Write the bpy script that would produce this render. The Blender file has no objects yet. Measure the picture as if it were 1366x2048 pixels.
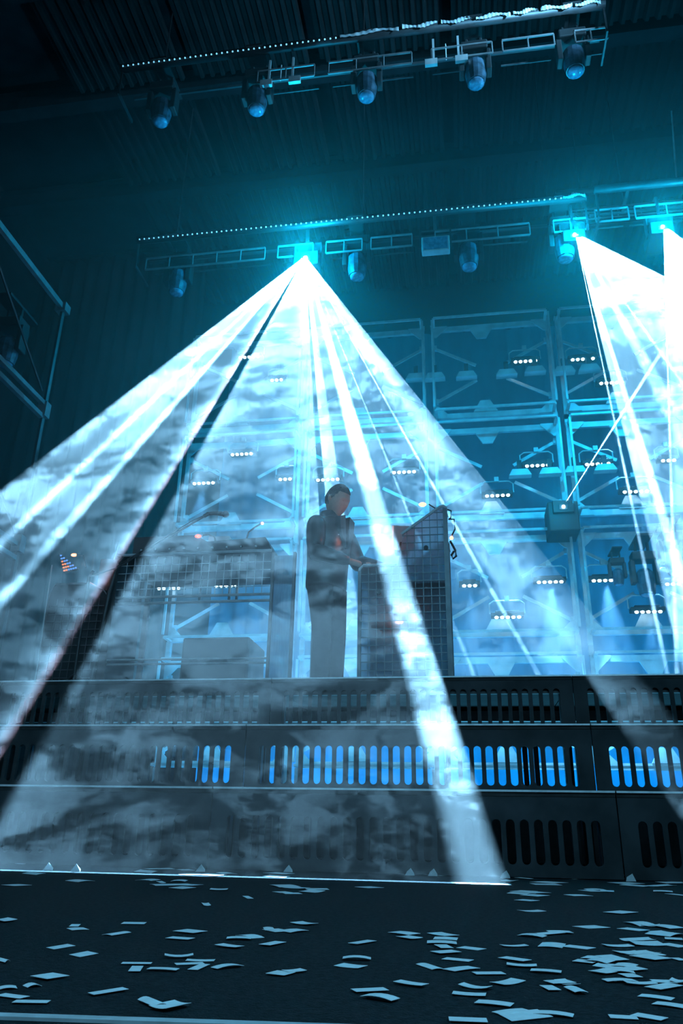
import bpy, bmesh, math, random
from mathutils import Vector, Matrix

# ------------------------------------------------------------------ camera, world, exposure
sc = bpy.context.scene
col = sc.collection
sc.view_settings.view_transform = 'Standard'; sc.view_settings.look = 'None'
sc.view_settings.exposure = 0.0; sc.view_settings.gamma = 1.0; sc.view_settings.use_curve_mapping = False
cy = sc.cycles
cy.max_bounces = 3; cy.diffuse_bounces = 2; cy.glossy_bounces = 2; cy.transmission_bounces = 2
cy.volume_bounces = 0; cy.transparent_max_bounces = 12; cy.adaptive_threshold = 0.1; cy.adaptive_min_samples = 24
cy.sample_clamp_indirect = 2.0

cd = bpy.data.cameras.new('camera'); cam = bpy.data.objects.new('camera', cd); col.objects.link(cam); sc.camera = cam
cd.sensor_fit = 'VERTICAL'; cd.sensor_height = 36; cd.lens = 1552/2048*36; cd.clip_start = .02
CAM_R = Matrix(((0.9883627, 0.04160357, 0.14631582), (0.15103605, -0.38279388, -0.91140384), (0.01809115, 0.92289652, -0.38462283)))
cam.matrix_world = Matrix.Translation((0, 0, .165)) @ CAM_R.to_4x4()

w = bpy.data.worlds.new('world'); sc.world = w; w.use_nodes = True
w.node_tree.nodes['Background'].inputs[0].default_value = (.02, .027, .03, 1)

def lamp(name, kind, loc, energy, color, aim=None, **kw):
    d = bpy.data.lights.new(name, kind); d.energy = energy; d.color = color
    for k, v in kw.items(): setattr(d, k, v)
    o = bpy.data.objects.new(name, d); col.objects.link(o); o.location = loc
    if aim is not None:
        o.rotation_euler = (Vector(aim)-Vector(loc)).to_track_quat('-Z', 'Y').to_euler()
    return o

AP1, AP2, AP3 = Vector((-1.726, 7.5, 6.8)), Vector((1.52, 7.5, 6.78)), Vector((2.515, 7.5, 6.78))
# stage wash behind the frames, added unseen fills on the frame faces and from the audience side
lamp('backdrop_wash', 'AREA', (-.3, 11.0, .25), 205, (.0, .4, 1), (-.3, 11.7, 4), shape='RECTANGLE', size=8, size_y=.5)
lamp('frame_fill', 'AREA', (-.3, 8.7, 1.2), 95, (.08, .55, 1), (-.3, 10.2, 3.6), shape='RECTANGLE', size=8, size_y=.3)
lamp('audience_fill', 'AREA', (1.0, -.6, 3.6), 150, (.2, .66, 1), (.8, 1.6, 0), shape='RECTANGLE', size=5, size_y=2)
for n, a, e in (('glow_main', AP1, 190), ('glow_second', AP2, 95), ('glow_third', AP3, 105), ('glow_post_laser', Vector(( 1.27, 9.2, 4.1)), 12)):
    lamp(n, 'POINT', a+Vector((0, -.1, .02)), e, (.0, .56, 1), shadow_soft_size=.06)
for a, e in ((AP1, 520), (AP2, 280), (AP3, 280)):  # added spots that brighten the halo in the haze
    lamp('halo_fill', 'SPOT', a+Vector((0, -.12, -.03)), e, (.0, .52, 1), a+Vector((0, 1.2, -3)), spot_size=math.radians(150), spot_blend=1, shadow_soft_size=.05)
lamp('under_deck_fill', 'AREA', (-.3, 8.6, .25), 60, (.1, .6, 1), (-.3, 6.4, 1.1), shape='RECTANGLE', size=7, size_y=.3)  # added unseen fill for the deck underside
lamp('truss_fill', 'SPOT', (3.0, 4.9, 8.3), 1500, (.2, .62, 1), (.7, 6.1, 8.7), spot_size=math.radians(42), spot_blend=1, shadow_soft_size=.1)  # added unseen spot that brightens the strips on the upper truss
lamp('orange_lamp_left', 'POINT', (-2.98, 5.62, 2.17), .5, (1, .25, .08), shadow_soft_size=.02)
lamp('orange_lamp_right', 'POINT', (-.62, 5.75, 2.45), 1.6, (1, .22, .08), shadow_soft_size=.02)

# ------------------------------------------------------------------ helpers
class MB:
    def __init__(s): s.v = []; s.f = []
    def box(s, lo, hi):
        b = len(s.v)
        s.v += [(x, y, z) for x in (lo[0], hi[0]) for y in (lo[1], hi[1]) for z in (lo[2], hi[2])]
        s.f += [tuple(b+i for i in q) for q in ((0, 1, 3, 2), (4, 6, 7, 5), (0, 4, 5, 1), (2, 3, 7, 6), (0, 2, 6, 4), (1, 5, 7, 3))]
        return s
    def cbox(s, c, d): return s.box([c[i]-d[i]/2 for i in range(3)], [c[i]+d[i]/2 for i in range(3)])
    def tube(s, pts, r, n=8, flat=1.0):
        pts = [Vector(p) for p in pts]; b = len(s.v); m = len(pts)
        rr = r if isinstance(r, (list, tuple)) else [r]*m
        up = Vector((0, 0, 1))
        for i, p in enumerate(pts):
            t = (pts[min(i+1, m-1)]-pts[max(i-1, 0)]).normalized()
            a = t.cross(up)
            if a.length < .05: a = t.cross(Vector((0, 1, 0)))
            a.normalize(); c = a.cross(t)
            for k in range(n):
                th = 2*math.pi*k/n
                s.v.append(tuple(p+a*math.cos(th)*rr[i]+c*math.sin(th)*rr[i]*flat))
        for i in range(m-1):
            for k in range(n):
                k2 = (k+1) % n
                s.f.append((b+i*n+k, b+i*n+k2, b+(i+1)*n+k2, b+(i+1)*n+k))
        s.f.append(tuple(b+k for k in range(n))[::-1]); s.f.append(tuple(b+(m-1)*n+k for k in range(n)))
        return s
    def bar(s, p, q, wd, th, nrm=(0, 1, 0)):
        p, q = Vector(p), Vector(q); t = (q-p).normalized(); nn = Vector(nrm); a = t.cross(nn).normalized(); nn = a.cross(t)
        b = len(s.v)
        for e in (p, q):
            for (i, j) in ((-1, -1), (1, -1), (1, 1), (-1, 1)): s.v.append(tuple(e+a*i*wd/2+nn*j*th/2))
        s.f += [tuple(b+i for i in q_) for q_ in ((0, 1, 5, 4), (1, 2, 6, 5), (2, 3, 7, 6), (3, 0, 4, 7), (3, 2, 1, 0), (4, 5, 6, 7))]
        return s
    def prism(s, poly, y0, y1):       # poly of (x, z), extruded along y
        b = len(s.v); n = len(poly)
        s.v += [(x, y0, z) for x, z in poly]+[(x, y1, z) for x, z in poly]
        s.f.append(tuple(range(b, b+n))); s.f.append(tuple(range(b+2*n-1, b+n-1, -1)))
        for i in range(n): j = (i+1) % n; s.f.append((b+i, b+n+i, b+n+j, b+j))
        return s
    def ball(s, c, r, n=8, sc_=(1, 1, 1)):
        b = len(s.v); m = n//2
        s.v.append((c[0], c[1], c[2]-r*sc_[2]))
        for i in range(1, m):
            ph = -math.pi/2+math.pi*i/m
            for k in range(n):
                th = 2*math.pi*k/n
                s.v.append((c[0]+r*sc_[0]*math.cos(ph)*math.cos(th), c[1]+r*sc_[1]*math.cos(ph)*math.sin(th), c[2]+r*sc_[2]*math.sin(ph)))
        s.v.append((c[0], c[1], c[2]+r*sc_[2]))
        for k in range(n):
            k2 = (k+1) % n
            s.f.append((b, b+1+k2, b+1+k)); s.f.append((len(s.v)-1, b+1+(m-2)*n+k, b+1+(m-2)*n+k2))
            for i in range(m-2): s.f.append((b+1+i*n+k, b+1+i*n+k2, b+1+(i+1)*n+k2, b+1+(i+1)*n+k))
        return s
    def loft(s, rings):
        b = len(s.v); n = len(rings[0])
        for r in rings: s.v += [tuple(p) for p in r]
        for i in range(len(rings)-1):
            for k in range(n): k2 = (k+1) % n; s.f.append((b+i*n+k, b+i*n+k2, b+(i+1)*n+k2, b+(i+1)*n+k))
        s.f.append(tuple(b+k for k in range(n))[::-1]); s.f.append(tuple(b+(len(rings)-1)*n+k for k in range(n)))
        return s
    def build(s, name, mat, parent=None, origin=None, smooth=False, bevel=0, **props):
        me = bpy.data.meshes.new(name)
        o0 = Vector(origin) if origin is not None else Vector((0, 0, 0))
        me.from_pydata([tuple(Vector(v)-o0) for v in s.v], [], s.f); me.materials.append(mat)
        bm = bmesh.new(); bm.from_mesh(me); bmesh.ops.recalc_face_normals(bm, faces=bm.faces); bm.to_mesh(me); bm.free()
        if smooth:
            for p in me.polygons: p.use_smooth = True
        o = bpy.data.objects.new(name, me); col.objects.link(o)
        if parent is not None: o.parent = parent
        if origin is not None: o.location = o0
        if bevel:
            md = o.modifiers.new('bevel', 'BEVEL'); md.width = bevel; md.segments = 2; md.limit_method = 'ANGLE'
        for k, v in props.items(): o[k] = v
        return o

def tag(o, label=None, cat=None, group=None, kind=None):
    for k, v in (('label', label), ('category', cat), ('group', group), ('kind', kind)):
        if v: o[k] = v
    return o
def empty(name, loc, label=None, cat=None, group=None, rz=0):
    o = bpy.data.objects.new(name, None); col.objects.link(o); o.location = loc; o.rotation_euler.z = rz
    return tag(o, label, cat, group)
def copy_tree(o, parent=None, loc=None, rot=None):
    c = o.copy(); col.objects.link(c); c.parent = parent
    if loc is not None: c.location = loc
    if rot is not None: c.rotation_euler = rot
    for ch in list(o.children): copy_tree(ch, c)
    return c

def mat(name, color, rough=.6, metal=0, emit=None, es=0, bump=0, bscale=40, var=0, vscale=8):
    m = bpy.data.materials.new(name); m.use_nodes = True; nt = m.node_tree; p = nt.nodes['Principled BSDF']
    p.inputs['Base Color'].default_value = (*color, 1); p.inputs['Roughness'].default_value = rough; p.inputs['Metallic'].default_value = metal
    if emit: p.inputs['Emission Color'].default_value = (*emit, 1); p.inputs['Emission Strength'].default_value = es
    if var or bump:
        tc = nt.nodes.new('ShaderNodeTexCoord')
    if var:
        n = nt.nodes.new('ShaderNodeTexNoise'); n.inputs['Scale'].default_value = vscale; n.inputs['Detail'].default_value = 5
        nt.links.new(tc.outputs['Object'], n.inputs[0])
        r = nt.nodes.new('ShaderNodeValToRGB'); nt.links.new(n.outputs[0], r.inputs[0])
        r.color_ramp.elements[0].position = .35; r.color_ramp.elements[1].position = .65
        r.color_ramp.elements[0].color = (*[c*(1-var) for c in color], 1); r.color_ramp.elements[1].color = (*[min(1, c*(1+var)) for c in color], 1)
        nt.links.new(r.outputs[0], p.inputs['Base Color'])
    if bump:
        n = nt.nodes.new('ShaderNodeTexNoise'); n.inputs['Scale'].default_value = bscale; nt.links.new(tc.outputs['Object'], n.inputs[0])
        b = nt.nodes.new('ShaderNodeBump'); b.inputs['Strength'].default_value = bump; b.inputs['Distance'].default_value = .01
        nt.links.new(n.outputs[0], b.inputs['Height']); nt.links.new(b.outputs[0], p.inputs['Normal'])
    return m

M = dict(
    floor=mat('carpet_floor', (.009, .016, .019), .85, var=.45, vscale=90, bump=.5, bscale=260),
    black=mat('black_board', (.03, .034, .037), .6, var=.3, vscale=6),
    deck=mat('deck_plywood', (.03, .03, .03), .7, var=.3),
    alu=mat('aluminium_edge', (.75, .78, .8), .4, .2, var=.15, vscale=20),
    steel=mat('galvanised_steel', (.55, .58, .6), .5, .35, var=.2, vscale=5),
    dsteel=mat('dull_truss_steel', (.05, .055, .06), .5, .5, var=.2),
    body=mat('fixture_black', (.015, .016, .018), .6, var=.2),
    lens=mat('led_lens', (.8, .9, 1), .2, emit=(.55, .85, 1), es=9),
    lensdim=mat('led_lens_dim', (.8, .9, 1), .2, emit=(.2, .6, .9), es=1.2),
    beamlens=mat('laser_aperture', (1, 1, 1), .2, emit=(.8, .95, 1), es=60),
    glass=mat('front_lens_glass', (.12, .25, .38), .15, var=.3, vscale=25),
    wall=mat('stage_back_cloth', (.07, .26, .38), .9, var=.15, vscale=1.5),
    drape=mat('black_drape', (.012, .014, .016), .95, var=.3, vscale=4),
    roof=mat('roof_sheet', (.013, .014, .015), .6, var=.2, vscale=3),
    paper=mat('confetti_paper', (.8, .82, .84), .8, var=.06, vscale=60),
    grid=mat('wire_grid', (.12, .13, .14), .4, .6, var=.2),
    gridl=mat('wire_grid_light', (.5, .52, .54), .4, .5, var=.2),
    dark=mat('matt_black_plastic', (.02, .02, .022), .5, var=.2),
    fab=mat('black_jacket_leather', (.018, .02, .022), .35, bump=.3, bscale=18, var=.3),
    trous=mat('dark_trousers', (.02, .022, .025), .9, bump=.3, bscale=14, var=.2),
    shirt=mat('black_shirt', (.012, .012, .013), .9, var=.2),
    skin=mat('skin', (.36, .22, .16), .55, var=.08, vscale=30),
    hair=mat('cropped_hair', (.015, .012, .01), .8, bump=.6, bscale=120, var=.3, vscale=80),
    orange=mat('orange_lamp', (1, .3, .1), .4, emit=(1, .2, .05), es=14),
    red=mat('red_light', (1, .1, .05), .4, emit=(1, .07, .03), es=4),
    white=mat('white_plastic', (.7, .72, .74), .5, var=.06),
    msteel=mat('painted_truss_steel', (.2, .21, .22), .5, .3, var=.2),
    headm=mat('fixture_shell', (.05, .09, .13), .35, var=.5, vscale=14),
    film=mat('glint_strip', (.72, .86, .95), .3, var=.35, vscale=9),  # pale colour stands in for reflections on the tube
    tape=mat('white_floor_tape', (.5, .52, .54), .6, var=.15, vscale=30),
    pad_a=mat('pad_blue', (.1, .2, .5), .4, emit=(.15, .4, 1), es=.7),
    pad_b=mat('pad_orange', (.6, .2, .1), .4, emit=(1, .3, .12), es=.9),
)
for k_ in ('hair', 'trous', 'shirt', 'drape', 'roof', 'floor', 'black', 'deck'): M[k_].node_tree.nodes['Principled BSDF'].inputs['Specular IOR Level'].default_value = .1
def scrim():
    m = bpy.data.materials.new('frosted_scrim'); m.use_nodes = True; nt = m.node_tree; nt.nodes.clear(); N = nt.nodes.new; L = nt.links.new
    out = N('ShaderNodeOutputMaterial'); mx = N('ShaderNodeMixShader'); tr = N('ShaderNodeBsdfTransparent'); mx2 = N('ShaderNodeMixShader')
    tl = N('ShaderNodeBsdfTranslucent'); df = N('ShaderNodeBsdfDiffuse')
    tl.inputs[0].default_value = (.7, .75, .8, 1); df.inputs[0].default_value = (.25, .28, .3, 1); tr.inputs[0].default_value = (.75, .85, .9, 1)
    n = N('ShaderNodeTexNoise'); n.inputs['Scale'].default_value = 9; r = N('ShaderNodeMapRange'); r.inputs['To Min'].default_value = .4; r.inputs['To Max'].default_value = .65
    L(n.outputs[0], r.inputs[0]); L(r.outputs[0], mx.inputs[0]); mx2.inputs[0].default_value = .4
    L(tl.outputs[0], mx2.inputs[1]); L(df.outputs[0], mx2.inputs[2]); L(tr.outputs[0], mx.inputs[1]); L(mx2.outputs[0], mx.inputs[2]); L(mx.outputs[0], out.inputs[0])
    return m
M['scrim'] = scrim()

ORD = ['first', 'second', 'third', 'fourth', 'fifth', 'sixth', 'seventh', 'eighth']

# ------------------------------------------------------------------ the setting
tag(MB().box((-8, -1.5, -.1), (8, 14, 0)).build('floor', M['floor']), kind='structure')
tag(MB().box((-8, 12.4, 0), (8, 12.5, 10.6)).build('wall_back', M['drape']), kind='structure')
tag(MB().box((-7.6, -1.5, 0), (-7.5, 12.4, 10.6)).build('wall_left', M['drape']), kind='structure')
tag(MB().box((7.5, 3, 0), (7.6, 12.4, 10.6)).build('wall_right', M['drape']), kind='structure')
# ceiling: roof beams and corrugated sheets between them
ceil = tag(MB().box((-7.6, -1.5, 10.35), (7.6, 12.5, 10.5)).build('ceiling', M['drape']), kind='structure')
def corrugated(x0, x1, y0, y1):
    m = MB(); n = int(round((x1-x0)/.15)); b = 0; pts = []
    for i in range(n):
        xa = x0+i*.15
        pts += [(xa, 10.07), (xa+.06, 10.07), (xa+.09, 10.0), (xa+.135, 10.0)]
    pts.append((x0+n*.15, 10.07))
    for (x, z) in pts: m.v += [(x, y0, z), (x, y1, z)]
    for i in range(len(pts)-1): m.f.append((2*i, 2*i+2, 2*i+3, 2*i+1))
    return m
sheet = None
for r, (y0, y1) in enumerate(((5.9, 7.35), (7.55, 9.1), (9.35, 10.75), (11.0, 12.3), (4.2, 5.7))):
    for k in range(7):
        x0 = -5.2+k*1.8
        if sheet is None:
            sheet = corrugated(0, 1.65, 0, 1).build('roof_sheet', M['roof'], ceil); s_ = sheet
        else:
            s_ = sheet.copy(); col.objects.link(s_)
        s_.location = (x0, y0, 0); s_.scale = (1, y1-y0, 1)
for i, y in enumerate((5.8, 7.45, 9.22, 10.87)):
    MB().box((-7.5, y-.1, 9.85), (7.5, y+.1, 9.87)).box((-7.5, y-.015, 9.87), (7.5, y+.015, 10.2)).box((-7.5, y-.1, 10.2), (7.5, y+.1, 10.22)).build('roof_beam', M['drape'], ceil)

# backdrop cloth behind the frames, tinted blue to deepen the blue light, black leg drape to the left of it
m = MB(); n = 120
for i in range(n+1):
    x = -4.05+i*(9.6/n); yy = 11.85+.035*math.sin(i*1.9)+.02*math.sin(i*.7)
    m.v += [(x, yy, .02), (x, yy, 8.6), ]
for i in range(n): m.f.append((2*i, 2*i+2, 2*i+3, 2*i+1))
tag(m.build('backdrop_cloth', M['wall'], smooth=True), 'blue-tinted backdrop cloth behind the steel frame wall', 'backdrop')
m = MB()
for i in range(91):
    x = -7.4+i*(3.2/90); yy = 10.6+.07*math.sin(i*.9)
    m.v += [(x, yy, .02), (x, yy, 9.9)]
for i in range(90): m.f.append((2*i, 2*i+2, 2*i+3, 2*i+1))
tag(m.build('black_drape', M['drape'], smooth=True), 'black drape hanging left of the blue-lit frame wall', 'curtain')

# ------------------------------------------------------------------ stage risers with slotted fronts
PITCH = .0645; SW = .0205
def slotted(x0, x1, y, z0, z1, s0, s1, th=.02):
    """panel front with stadium slots as real holes"""
    m = MB(); n = int((x1-x0-.1)/PITCH); off = (x1-x0-n*PITCH)/2
    def wall(pts):       # closed outline extruded
        b = len(m.v); k = len(pts)
        m.v.extend([(x, y, z) for x, z in pts]); m.v.extend([(x, y+th, z) for x, z in pts])
        for i in range(k): j = (i+1) % k; m.f.append((b+i, b+j, b+k+j, b+k+i))
    def quad(a, b_, c, d):
        for yy, rev in ((y, 0), (y+th, 1)):
            b = len(m.v); m.v.extend([(p[0], yy, p[1]) for p in (a, b_, c, d)])
            m.f.append((b, b+1, b+2, b+3) if not rev else (b+3, b+2, b+1, b))
    quad((x0, z0), (x0+off, z0), (x0+off, z1), (x0, z1)); quad((x1-off, z0), (x1, z0), (x1, z1), (x1-off, z1))
    K = 6
    for i in range(n):
        c = x0+off+(i+.5)*PITCH; a = c-PITCH/2; b = c+PITCH/2
        quad((a, z0), (c-SW, z0), (c-SW, z1), (a, z1)); quad((c+SW, z0), (b, z0), (b, z1), (c+SW, z1))
        top = [(c+SW*math.cos(math.pi*t/K), s1-SW+SW*math.sin(math.pi*t/K)) for t in range(K+1)]
        bot = [(c-SW*math.cos(math.pi*t/K), s0+SW-SW*math.sin(math.pi*t/K)) for t in range(K+1)]
        for t in range(K):
            p, q = top[t], top[t+1]; quad(q, p, (p[0], z1), (q[0], z1))
            p, q = bot[t], bot[t+1]; quad((p[0], z0), (q[0], z0), q, p)
        wall(top+bot)
    wall([(x0, z0), (x0, z1), (x1, z1), (x1, z0)])
    return m
XB = [-5.17, -3.22, -1.27, .68, 2.63, 4.58]
LV = [(4.0, 4.55, 0, .38, .055, .25), (4.55, 5.1, .38, .757, .05, .26), (5.1, 9.0, .757, 1.13, .05, .29)]
LN = ['lowest', 'middle', 'top']
SN = ['outermost left', 'left', 'centre', 'right', 'far right']
for li, (ya, yb, z0, z1, sa, sb) in enumerate(LV):
    for xi in range(5):
        x0, x1 = XB[xi]+.003, XB[xi+1]-.003
        t = empty('stage_riser', ((x0+x1)/2, ya, 0), f'black stage riser with rounded slots, {LN[li]} step, {SN[xi]} module', 'stage riser', f'slotted risers of the {LN[li]} step')
        O = Vector(t.location)
        def P(mb, name, mt, **k):
            mb.v = [tuple(Vector(v)-O) for v in mb.v]; return mb.build(name, mt, t, **k)
        P(slotted(x0, x1, ya, z0+.004, z1-.03, z0+sa, z0+sb), 'front_panel', M['black'])
        P(MB().box((x0, ya+.0, z1-.028), (x1, yb-.002, z1-.004)), 'deck_board', M['deck'])
        P(MB().box((x0, ya-.01, z1-.009), (x1, ya-.001, z1)), 'edge_trim', M['alu'])
        for xx in (x0+.03, x1-.08):
            for yy in (ya+.06, yb-.1) if li == 2 else (ya+.06,):
                P(MB().box((xx, yy, 0.001), (xx+.05, yy+.05, z1-.03)), 'leg', M['dark'])
        P(MB().box((x0, ya+.025, z1-.11), (x1, ya+.05, z1-.03)), 'frame_rail', M['dark'])
        if li == 2:
            for yy in (6.4, 7.7): P(MB().box((x0, yy, z1-.11), (x1, yy+.05, z1-.03)), 'frame_rail', M['steel'])

for xi in range(5):  # added boards that keep the back light out of the lowest slots
    tag(MB().box((XB[xi]+.001, 6.6, 0), (XB[xi+1]-.001, 6.62, .42)).build('slot_shade_board', M['black']), f'added low black board darkening the slots of the {SN[xi]} risers', 'board')

# ------------------------------------------------------------------ wall of steel frames
CX_ = [-4.02, -2.17, -.32, 1.52, 3.35]
RZ = [(.93, 2.29), (2.55, 3.92), (4.17, 5.59), (5.77, 7.37)]
RWN = ['bottom', 'second', 'third', 'top']
BYN = ['bay behind the wide desk', 'bay behind the performer', 'bay beside the tall desk', 'bay beyond the laser post']
YF = 10.0
for bi in range(4):
    for ri, (z0, z1) in enumerate(RZ):
        xa, xb = CX_[bi]+.05, CX_[bi+1]-.05
        t = empty('scaffold_bay', (0, 0, 0), f'galvanised steel frame with cross braces, {RWN[ri]} row, {BYN[bi]}', 'steel frame', 'steel frames of the back wall')
        t.location = ((xa+xb)/2, YF, z0); O = Vector(t.location)
        def P(mb, name, mt=M['steel'], **k):
            mb.v = [tuple(Vector(v)-O) for v in mb.v]; return mb.build(name, mt, t, **k)
        g = .045
        for x in (xa+g/2, xb-g/2):
            P(MB().box((x-g/2, YF-.04, z0), (x+g/2, YF+.02, z1)), 'post')
            P(MB().box((x-.015, YF-.3, z0+.05), (x+.015, YF-.27, z1-.05)), 'front_post')
        zl = 0 if ri == 0 else z0-.13
        zh = z1+.13 if ri < 3 else z1+.03
        for x in (xa+g/2, xb-g/2):
            P(MB().box((x-.03, YF-.05, zl), (x+.03, YF+.03, z0)), 'coupling'); P(MB().box((x-.03, YF-.05, z1), (x+.03, YF+.03, zh)), 'coupling')
        for z in (z0, z1):
            s = 1 if z == z0 else -1
            P(MB().box((xa+g, YF-.03, min(z, z+s*.08)), (xb-g, YF+.02, max(z, z+s*.08))), 'rail')
            P(MB().box((xa+g, YF-.3, min(z, z+s*.03)), (xb-g, YF-.27, max(z, z+s*.03))), 'front_rail')
            for x, sx in ((xa+g, 1), (xb-g, -1)):
                P(MB().prism([(x, z), (x+sx*.2, z), (x+sx*.2, z+s*.03), (x+sx*.03, z+s*.2), (x, z+s*.2)], YF-.05, YF-.03), 'gusset')
                P(MB().box((x-.02, YF-.27, min(z, z+s*.03)), (x+.02, YF-.03, max(z, z+s*.03))), 'spacer')
            xm = (xa+xb)/2-.12
            P(MB().prism([(xm-.17, z+s*.08), (xm+.17, z+s*.08), (xm+.07, z+s*.26), (xm-.07, z+s*.26)], YF-.05, YF-.02), 'hanger_plate')
        zc = (z0+z1)/2; xm = (xa+xb)/2
        for sx in (-1, 1):
            for sz in (-1, 1):
                P(MB().bar((xm+sx*.22, YF+.06, zc+sz*.13), (xm+sx*.82, YF+.06, zc+sz*.47), .045, .02), 'brace')
                P(MB().box((xm+sx*.82-.03, YF+.02, zc+sz*.47-.04), (xm+sx*.82+.03, YF+.075, zc+sz*.47+.04)), 'brace_plate')

# ------------------------------------------------------------------ LED fixtures in the frames
def led_fixture(nled=5):
    t = bpy.data.objects.new('led_fixture', None); col.objects.link(t)
    w_ = .07*nled+.06
    MB().box((-w_/2, -.07, .02), (w_/2, .07, .075)).box((-w_/2+.05, -.05, .075), (w_/2-.05, .05, .1)).build('housing', M['body'], t, bevel=.008)
    MB().tube([(-w_/2-.015, 0, .07), (-w_/2-.015, 0, .2), (-w_/2+.04, 0, .24), (w_/2-.04, 0, .24), (w_/2+.015, 0, .2), (w_/2+.015, 0, .07)], .01, 6).build('yoke', M['steel'], t)
    MB().box((-.03, -.03, .235), (.03, .03, .3)).build('clamp', M['steel'], t)
    for i in range(nled):
        x = (i-(nled-1)/2)*.07
        MB().ball((x, -.05, .01), .026, 8, (1, 1, .8)).build('led', M['lens'], t, smooth=True)
    return t
FX = []   # x, z, leds, on (spot energy)
def fxadd(x, z, y=YF-.14, n=5, e=0, dz=0): FX.append((x, y, z, n, e))
LIT = {(410, 970): 34, (572, 962): 18, (657, 963): 26, (1100, 1168): 70, (1210, 1165): 80, (1295, 1228): 34, (1222, 770): 26, (1270, 987): 24, (620, 1240): 0, (995, 995): 22, (940, 1175): 24, (1015, 1238): 10, (555, 765): 12}
pts = [(410, 970, 5), (572, 962, 3), (657, 963, 5), (808, 948, 5), (486, 912, 5), (500, 719, 5), (555, 765, 3), (1075, 935, 5), (1195, 933, 5), (995, 995, 5),
       (1270, 987, 5), (1100, 1168, 5), (1210, 1165, 5), (940, 1175, 3), (1015, 1238, 5), (1295, 1228, 5), (1222, 770, 5), (1165, 723, 5), (1335, 925, 3), (1050, 728, 5),
       (340, 1180, 4), (455, 1175, 5), (660, 1200, 4), (1345, 1172, 3)]
def onY(px, py, Y):
    d = CAM_R @ Vector((px-683, 1024-py, -1552)); k = Y/d.y; return (d.x*k, Y, .165+d.z*k)
base5, base3 = led_fixture(5), led_fixture(3)
used = {5: False, 3: False}
cnt = 0
for px, py, n in pts:
    n = 5 if n >= 4 else 3
    x, y, z = onY(px, py, YF-.14)
    x, z = round(x, 2), round(z, 2)
    src = base5 if n == 5 else base3
    if used[n]: o = copy_tree(src)
    else: o = src; used[n] = True
    o.location = (x, y, z)
    bay = BYN[max(0, min(3, sum(x > c for c in CX_[1:4])))]
    hz_ = 'upper' if z > 5.6 else ('mid-height' if z > 3.95 else 'lower')
    zl_ = ['just above deck', 'low', 'at head height', 'mid-height', 'high', 'very high', 'topmost'][min(6, int((z-1.13)/.85))]
    near = 'near its right post' if min((c-x) for c in CX_ if c > x) < .6 else ('near its left post' if min((x-c) for c in CX_ if c < x) < .6 else 'at its middle')
    tag(o, f'LED batten with {"five" if n==5 else "three"} glowing lenses, {hz_} {bay}, {near}, lamp row {ORD[cnt % 8]} of its kind', 'stage light', 'LED battens in the steel frames')
    o['label'] = f'{"five" if n==5 else "three"}-lens LED batten {zl_}, {bay}, {near}'
    cnt += 1
    e = LIT.get((px, py), 0)
    if e:
        lamp('batten_beam', 'SPOT', (x, y-.06, z-.03), e*36, (.12, .5, 1), (x+.02, y-.25, z-2), spot_size=math.radians(34), spot_blend=.5, shadow_soft_size=.03)

# white reflector plates (unlit panels) in the frames
for i, (px, py) in enumerate(((832, 756), (870, 755), (933, 752), (1013, 748), (1070, 742), (1128, 742), (1178, 738), (1040, 948), (1100, 945), (1150, 942), (1210, 938))):
    x, y, z = onY(px, py, YF-.2)
    t = empty('reflector_lamp', (x, y, z), f'unlit flood lamp, {ORD[i] if i<7 else ORD[i-7]} from the left in the {"upper" if i<7 else "middle"} row of frames', 'stage light', 'unlit flood lamps in the steel frames')
    MB().prism([(-.15, -.04), (.15, -.04), (.1, .05), (-.1, .05)], -.06, .06).build('reflector', M['steel'], t)
    MB().box((-.03, -.02, .05), (.03, .02, .2)).build('bracket', M['body'], t)

# ------------------------------------------------------------------ moving heads and trusses
def moving_head():
    t = bpy.data.objects.new('moving_head', None); col.objects.link(t)
    MB().box((-.15, -.11, -.12), (.15, .11, 0)).build('base', M['body'], t, bevel=.015)
    for s in (-1, 1): MB().box((s*.15-.03, -.07, -.42), (s*.15+.03, .07, -.1)).build('yoke_arm', M['body'], t, bevel=.01)
    r = [(.07, .13), (.115, .08), (.12, -.08), (.1, -.2)]
    m = MB(); rings = []
    for rad, zz in r: rings.append([(rad*math.cos(a*math.pi/7), rad*math.sin(a*math.pi/7), -.36+zz) for a in range(14)])
    m.loft(rings); m.build('head', M['headm'], t, smooth=False)
    m = MB(); m.loft([[(q*math.cos(a*math.pi/7), q*math.sin(a*math.pi/7), -.36+zz) for a in range(14)] for q, zz in ((.09, -.2), (.085, -.22), (.04, -.235))])
    m.build('lens', M['glass'], t, smooth=True)
    MB().tube([(-.08, 0, 0), (-.08, 0, .17)], .02, 6).tube([(.08, 0, 0), (.08, 0, .17)], .02, 6).box((-.1, -.28, .15), (.1, .3, .18)).build('clamp', M['body'], t)
    return t
mh = moving_head(); mh_used = False
def place_head(x, y, z, label, rot=(0, 0, 0), s=1):
    global mh_used
    o = copy_tree(mh) if mh_used else mh; mh_used = True
    o.location = (x, y, z); o.rotation_euler = rot; o.scale = (s, s, s)
    return tag(o, label, 'stage light', 'moving head lights on the trusses')

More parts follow.
